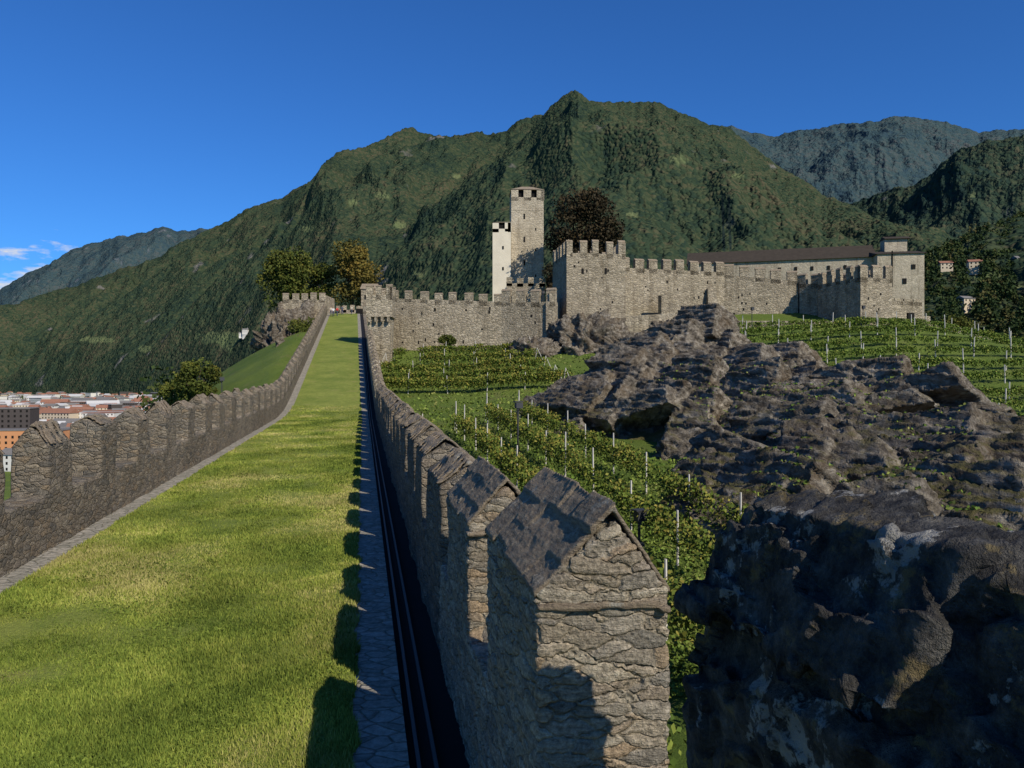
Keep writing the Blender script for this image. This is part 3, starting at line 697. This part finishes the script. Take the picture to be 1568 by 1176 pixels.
for x_,y_ in zip(xx,yy):
    o_=Vector((x_,y_,20));best=None
    for b_ in (bv,bv2):
        l_,n_,i_,d_=b_.ray_cast(o_,Vector((0,0,-1)))
        if l_ is not None and (best is None or l_.z>best[0].z): best=(l_,n_)
    if best and best[1].z>.80 and best[0].z<1.8 and best[0].z>float(-9): P.append((x_,y_,best[0].z+.04))
P=np.array(P);leaves('rock_scrub',P,.16,m_tuft,R.random(len(P))*.9,None,.35)
def lamp(x,y,h,name='garden_lamp'):
    z=float(hgt(x,y));g=Geo();cone(g,(x,y,z-.2),(x,y,z+h),.06,.05,8);g.box((x,y,z+.1),(.35,.35,.2));g.box((x+.05,y-.05,z+h+.18),(.42,.3,.34),0,.4);g.box((x+.02,y,z+h+.4),(.5,.4,.05),0,.4)
    g.box((x,y,z+h-.05),(.12,.3,.12));g.obj(name,m_metal)
lamp(.35,46,2.7);lamp(4.6,28,1.0,'floodlight');lamp(33.5,108,3.,);lamp(5.2,130,5.,'lamp_post');lamp(-30.,80,3.5,'lamp_post');lamp(49,108,2.5)
# ------------------------------------------------------------------ people on the walkway
def person(x,y,z,shirt,pants,turn=0.,stride=.18):
    e=empty('person')
    def skin(name,V,E,Rr,mat,root=0):
        me=bpy.data.meshes.new(name);co,si=math.cos(turn),math.sin(turn)
        me.from_pydata([(x+a*co-b*si,y+a*si+b*co,z+c) for a,b,c in V],E,[]);me.materials.append(mat)
        o=bpy.data.objects.new(name,me);scene.collection.objects.link(o);o.parent=e
        o.modifiers.new('s','SKIN');
        for i,r in enumerate(Rr): me.skin_vertices[0].data[i].radius=(r[0],r[1]) if isinstance(r,tuple) else (r,r)
        me.skin_vertices[0].data[root].use_root=True
        s_=o.modifiers.new('d','SUBSURF');s_.levels=1;s_.render_levels=1
    st=stride
    skin('legs',[(0,0,.95),(.1,0,.88),(.1,-st*.5,.5),(.1,-st,.08),(.1,-st-.14,.05),(-.1,0,.88),(-.1,st*.3,.5),(-.1,st,.08),(-.1,st-.14,.05)],[(0,1),(1,2),(2,3),(3,4),(0,5),(5,6),(6,7),(7,8)],[.13,.1,.07,.05,.04,.1,.07,.05,.04],pants)
    skin('torso',[(0,0,.98),(0,0,1.2),(0,0,1.42),(.19,0,1.42),(.24,.04,1.15),(-.19,0,1.42),(-.24,-.04,1.15)],[(0,1),(1,2),(2,3),(3,4),(2,5),(5,6)],[(.15,.11),(.15,.11),(.14,.1),.07,.05,.07,.05],shirt)
    skin('head',[(0,0,1.46),(0,-.01,1.56),(0,-.02,1.68)],[(0,1),(1,2)],[.055,.085,.08],m_skin)
    skin('hair',[(0,.03,1.64),(0,.02,1.72)],[(0,1)],[.08,.075],m_hair)
    for s_ in (1,-1): skin('forearm',[(.24*s_,.04*s_,1.15),(.25*s_,-.06,.92),(.25*s_,-.09,.84)],[(0,1),(1,2)],[.04,.032,.028],m_skin)
m_skin=simple('skin',(.45,.28,.2));m_hair=simple('hair',(.04,.025,.015))
cl=[simple('cloth_%d'%i,c) for i,c in enumerate([(.65,.65,.65),(.03,.04,.08),(.5,.06,.05),(.08,.09,.12),(.55,.48,.38)])]
for (yy_,a_,s_,p_,tt) in ((144,-4.6,0,1,.2),(145,-3.9,2,3,3.0),(148,-3.0,3,1,.4),(148.5,-1.2,4,3,2.8),(146,-5.1,4,3,0.3)):
    person(float(cx(yy_))+a_,yy_,float(wz(yy_))+.02,cl[s_],cl[p_],tt)
# ------------------------------------------------------------------ mountains (ridge lines in image pixel coordinates, unprojected to assumed depths)
def mountain(name,ridge,Y0,Y1,u0,u1,nx,ny,seed,amp,mat,tmax=1.25,zb=-47,pw=.9,spots=(),rocky=.0,cuts=False,tree=9.,wl=700.):
    u=np.linspace(u0,u1,nx);tx=(u-784)/1184
    vr=np.interp(u,[p[0] for p in ridge],[p[1] for p in ridge])
    y0=np.interp(u,[p[0] for p in Y0],[p[1] for p in Y0]);y1=np.interp(u,[p[0] for p in Y1],[p[1] for p in Y1])
    zr=(588-vr)/1184*y1+22*(fbm(u/14,u*0,0,4,seed+70)-.5)*y1/4000
    t=np.linspace(0,tmax,ny)[:,None]
    Y=y0+(y1-y0)*t;X=tx*Y
    tc=np.clip(t,0,1)
    z=zb+(zr-zb)*tc**pw-np.clip(t-1,0,None)*(zr-zb)*1.2
    wv=1.2*fbm(X/wl*.7,Y/wl*.7,0,3,seed+5)
    sp=ridged(X/wl+wv,Y/(wl*2.2)+.5*wv,0,5,seed)
    env=np.sin(np.pi*np.clip(tc,0.,1))**.8
    z=z+amp*(sp-.6)*env*3.0
    z=z+amp*.42*(ridged(X/170+wv,Y/260,0,4,seed+9)-.5)*(env+.12)
    z=z+tree*(vn(X/11,Y/11,0,seed+3)-.5)*np.clip(tc*8,0,1)+tree*.8*(vn(X/27,Y/27,0,seed+4)-.5)
    V=np.stack([np.broadcast_to(X,z.shape),np.broadcast_to(Y,z.shape),z],-1).reshape(-1,3)
    U=(X/Y)*1184+784+0*z;Vv=588-z/Y*1184
    clr=np.zeros(z.shape)
    wob=fbm(X/70,Y/70,0,3,seed+21)
    for (su,sv,ru,rv) in spots:
        d=((U-su)/ru)**2+((Vv-sv)/rv)**2;clr=np.maximum(clr,sm((1.25-d-(wob-.5)*3)*2))
    rck=sm((fbm(X/110,Y/110,z/90,4,seed+33)-.75+rocky)*14)
    cut=np.zeros(z.shape)
    if cuts:
        for cu in (1107,1117): cut=np.maximum(cut,(np.abs(U-cu-(Vv-340)*.03)<2.0)*(Vv>298)*(Vv<385)*1.0)  # mask of two dark strips: painted shade beside the power-line cut
    return mk(name,V,gridfaces(ny,nx),mat,True,None,{'clr':clr.ravel(),'rck':rck.ravel(),'cut':cut.ravel()})
mainL=[(-200,560),(-60,505),(0,482),(100,447),(150,425),(250,392),(330,357),(345,348),(380,324),(430,305),(470,280),(510,250),(530,246),(555,240),(590,227),(620,211),(660,208),(700,213),(750,208),(775,203),(792,190),(815,187),(840,186),(880,192),(1000,300)]
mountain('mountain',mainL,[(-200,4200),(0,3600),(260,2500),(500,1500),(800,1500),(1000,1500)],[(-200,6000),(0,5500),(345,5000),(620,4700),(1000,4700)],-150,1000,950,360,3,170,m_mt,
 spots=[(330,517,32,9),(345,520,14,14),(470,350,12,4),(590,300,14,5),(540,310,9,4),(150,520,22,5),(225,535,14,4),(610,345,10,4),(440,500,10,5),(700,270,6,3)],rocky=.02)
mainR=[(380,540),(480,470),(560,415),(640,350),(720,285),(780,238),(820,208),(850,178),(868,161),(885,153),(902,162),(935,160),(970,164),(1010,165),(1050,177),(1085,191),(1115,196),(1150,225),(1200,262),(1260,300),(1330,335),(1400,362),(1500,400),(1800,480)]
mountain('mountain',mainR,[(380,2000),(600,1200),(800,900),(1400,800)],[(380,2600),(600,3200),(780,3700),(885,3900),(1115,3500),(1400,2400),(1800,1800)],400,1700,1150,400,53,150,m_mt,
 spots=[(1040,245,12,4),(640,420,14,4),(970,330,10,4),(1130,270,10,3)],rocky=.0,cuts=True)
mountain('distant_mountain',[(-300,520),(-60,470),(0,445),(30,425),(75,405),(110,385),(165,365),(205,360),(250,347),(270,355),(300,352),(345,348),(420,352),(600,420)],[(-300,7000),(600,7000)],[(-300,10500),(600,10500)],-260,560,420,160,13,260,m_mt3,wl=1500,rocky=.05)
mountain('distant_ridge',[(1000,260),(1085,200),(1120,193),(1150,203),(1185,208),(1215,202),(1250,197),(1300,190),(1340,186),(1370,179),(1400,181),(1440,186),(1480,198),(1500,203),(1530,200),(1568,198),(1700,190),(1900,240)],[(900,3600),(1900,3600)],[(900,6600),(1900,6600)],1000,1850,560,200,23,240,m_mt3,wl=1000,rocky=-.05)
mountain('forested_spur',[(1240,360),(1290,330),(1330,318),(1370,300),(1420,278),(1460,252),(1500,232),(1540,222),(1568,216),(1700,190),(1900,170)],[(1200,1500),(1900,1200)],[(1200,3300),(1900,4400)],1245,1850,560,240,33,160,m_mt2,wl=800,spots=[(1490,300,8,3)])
hillr=[(1330,480),(1380,420),(1420,392),(1470,368),(1500,352),(1568,330),(1700,300),(1900,290)]
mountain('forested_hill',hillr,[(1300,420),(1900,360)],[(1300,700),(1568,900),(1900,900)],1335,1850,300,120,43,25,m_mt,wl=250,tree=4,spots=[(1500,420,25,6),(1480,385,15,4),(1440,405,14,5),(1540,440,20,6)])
def forest(name,nt,fn,ls,per,mat,seed):
    rr=np.random.default_rng(seed);P=[];VV=[]
    for i in range(nt):
        q=fn(rr)
        if q is None: continue
        x,y,z=q;h=rr.uniform(7,14);rw=h*rr.uniform(.28,.42)
        d=rr.normal(size=(per,3));d/=np.linalg.norm(d,axis=1)[:,None];r=rr.uniform(.6,1.05,per)*(.7+.6*vn(d[:,0]*2+i,d[:,1]*2,d[:,2]*2,3))
        P.append(np.array([x,y,z+h*.5])+d*r[:,None]*np.array([rw,rw,h*.5]));VV.append(np.clip(rr.random()**1.5*.9+.25*rr.random(per)-.05,0,1))
    return leaves(name,np.concatenate(P),ls,mat,np.concatenate(VV))
def hillpt(u,t):
    rid=np.interp(u,[p[0] for p in hillr],[p[1] for p in hillr])
    y0=np.interp(u,[1300,1900],[420,360]);y1=np.interp(u,[1300,1568,1900],[700,900,900]);zr=(588-rid)/1184*y1
    Y=y0+(y1-y0)*t;return (u-784)/1184*Y,Y,-47+(zr+47)*t**.9-3
HS=[(1447,.80),(1492,.70),(1560,.62),(1478,.50)]
def f1(rr):
    u=rr.uniform(1370,1720);t=rr.uniform(.02,1)
    for a,b in HS:
        if abs(u-a)<11 and -.05<b-t<.12: return None
    return hillpt(u,t)
forest('hill_forest',1500,f1,2.4,75,m_forest,5)
def f2(rr):
    y=rr.uniform(170,330);x=rr.uniform(.42,.85)*y+20;return x,y,float(hgt(x,y))-2
forest('hillside_trees',160,f2,1.2,150,m_forest,6)
# ------------------------------------------------------------------ town
wm=[simple('render_white',(.62,.60,.55),var=.1,sc=.2),simple('render_cream',(.52,.44,.32),var=.1,sc=.2),simple('render_orange',(.50,.24,.11),var=.08,sc=.2),simple('roof_tile',(.27,.13,.085),var=.35,sc=.6),simple('roof_grey',(.17,.16,.15),var=.3,sc=.6),simple('roof_light',(.50,.49,.47),var=.1,sc=.6),m_hole,simple('facade_dark',(.07,.06,.055))]
def house(t,x,y,z,w,d,h,rot,wmi,rmi,flat=False):
    co,si=math.cos(rot),math.sin(rot)
    def W(a,b): return (x+a*co-b*si,y+a*si+b*co)
    a,b=W(-w/2,-d/2),W(w/2,-d/2)
    t.seg(a,b,d,z-6,z+h,m=wmi)
    if flat: t.seg(W(-w/2-.3,-d/2-.3),W(w/2+.3,-d/2-.3),d+.6,z+h+.02,z+h+.6,m=rmi)
    else: t.gable(a,b,d,z+h+.02,z+h+.1,z+h+d*.32,rmi,.6)
    nf=int(h/3);nw=int(w/3.2)
    for f_ in range(nf):
        for k in range(nw):
            c=W(-w/2+(k+.5)*w/nw,-d/2-.03);t.box((c[0],c[1],z+1.7+f_*3),(1.1,.16,1.4),6,rot)
t=Geo();rr=np.random.default_rng(12)
for i in range(1250):
    y=rr.uniform(400,1300)if i%3 else rr.uniform(1000,3000);x=rr.uniform(-.76,-.38)*y
    big=rr.random()<.2
    w=rr.uniform(10,18) if not big else rr.uniform(22,45);d=rr.uniform(9,13) if not big else rr.uniform(12,20);h=rr.choice([6,9,9,12,15]) if not big else rr.choice([9,12,18])
    if y<700: h=min(h,12)
    house(t,x,y,-45.5,w,d,h,rr.uniform(-.6,.6),int(rr.choice([0,0,0,1,1,7])),int(rr.choice([3,3,4,4,5])),big and rr.random()<.6)
for (u,v_,d_,n) in ((400,517,2300,8),(385,512,2300,5),(465,345,3600,5),(590,300,3700,5),(1045,245,2900,4)):
    for k in range(n):
        x=(u+rr.uniform(-14,14)-784)/1184*d_;house(t,x,d_+rr.uniform(-20,20),(588-v_+rr.uniform(-5,5))/1184*d_,rr.uniform(12,18),11,9,rr.uniform(-.4,.4),0,4)
t.obj('town_houses',wm)
t=Geo()
for u,tt in HS:
    x,y,z=hillpt(u,tt);house(t,x,y,z+2.,rr.uniform(9,12),8,6,rr.uniform(-.4,.4),1,int(rr.choice([3,4,4])))
t.obj('hillside_houses',wm)
t=Geo();house(t,-262,420,-45,40,14,20,.1,2,4,True);t.obj('orange_building',wm)
t=Geo();house(t,-312,470,-45,40,14,30,.2,7,4,True);t.obj('office_building',wm)
def f3(rr):
    y=rr.uniform(400,2600);x=rr.uniform(-.78,-.36)*y;return x,y,-47
forest('town_trees',850,f3,3.0,45,m_forest,9)
def f4(rr):
    y=rr.uniform(110,260);x=rr.uniform(-.50,-.40)*y-4;return x,y,float(hgt(x,y))-4
forest('slope_trees',30,f4,.9,200,m_forest,10)
# ------------------------------------------------------------------ light
el=math.radians(36);br=math.radians(-39)
tv=Vector((math.sin(br)*math.cos(el),math.cos(br)*math.cos(el),-math.sin(el)))
sd=bpy.data.lights.new('sun','SUN');sd.energy=5.0;sd.angle=math.radians(.5);sd.color=(1,.92,.78)
so=bpy.data.objects.new('sun',sd);scene.collection.objects.link(so);so.rotation_euler=tv.to_track_quat('-Z','Y').to_euler()
w=bpy.data.worlds.new('World');scene.world=w;w.use_nodes=True;nt=w.node_tree;nt.nodes.clear()
out=nt.nodes.new('ShaderNodeOutputWorld');bg=nt.nodes.new('ShaderNodeBackground');sk=nt.nodes.new('ShaderNodeTexSky')
sk.sky_type='NISHITA';sk.sun_disc=False;sk.sun_elevation=el;sk.sun_rotation=math.atan2(-tv.x,-tv.y);sk.air_density=1.0;sk.dust_density=.1;sk.ozone_density=3.0;sk.altitude=400
bg.inputs[1].default_value=.082
tc=nt.nodes.new('ShaderNodeTexCoord');L=nt.links.new
tint=nt.nodes.new('ShaderNodeMix');tint.data_type='RGBA';tint.blend_type='MULTIPLY';tint.inputs[0].default_value=1;L(sk.outputs[0],tint.inputs[6]);tint.inputs[7].default_value=(.32,.82,1.5,1)
mp=nt.nodes.new('ShaderNodeMapping');mp.inputs['Scale'].default_value=(16,16,60);L(tc.outputs['Generated'],mp.inputs[0])
nz=nt.nodes.new('ShaderNodeTexNoise');nz.inputs['Scale'].default_value=1.0;nz.inputs['Detail'].default_value=8;nz.inputs['Roughness'].default_value=.6;L(mp.outputs[0],nz.inputs['Vector'])
def wm_(op,a,b,c=None):
    q=nt.nodes.new('ShaderNodeMath');q.operation=op
    for i,v in enumerate((a,b,c)):
        if v is None: continue
        if isinstance(v,(int,float)): q.inputs[i].default_value=v
        else: L(v,q.inputs[i])
    return q.outputs[0]
dist=nt.nodes.new('ShaderNodeVectorMath');dist.operation='DISTANCE';L(tc.outputs['Generated'],dist.inputs[0]);dist.inputs[1].default_value=Vector((-.635,1,.14)).normalized()
msk=wm_('SUBTRACT',1.0,wm_('DIVIDE',dist.outputs['Value'],.065))
cl_=nt.nodes.new('ShaderNodeMath');cl_.operation='MULTIPLY';cl_.use_clamp=True
L(wm_('SUBTRACT',wm_('ADD',nz.outputs['Fac'],wm_('MULTIPLY',msk,.25)),.60),cl_.inputs[0]);cl_.inputs[1].default_value=7
mk_=wm_('MULTIPLY',cl_.outputs[0],wm_('GREATER_THAN',msk,0.0))
mx=nt.nodes.new('ShaderNodeMix');mx.data_type='RGBA';L(mk_,mx.inputs[0]);L(tint.outputs[2],mx.inputs[6]);mx.inputs[7].default_value=(8.5,8.8,9.5,1)
L(mx.outputs[2],bg.inputs[0]);L(bg.outputs[0],out.inputs[0])
cd=bpy.data.cameras.new('camera');cd.lens=27.2;cd.sensor_width=36;cd.clip_start=.05;cd.clip_end=40000
co=bpy.data.objects.new('camera',cd);scene.collection.objects.link(co);co.location=(0,0,0);co.rotation_euler=(math.radians(90),0,0)
scene.camera=co
scene.view_settings.view_transform='Standard';scene.view_settings.look='None'
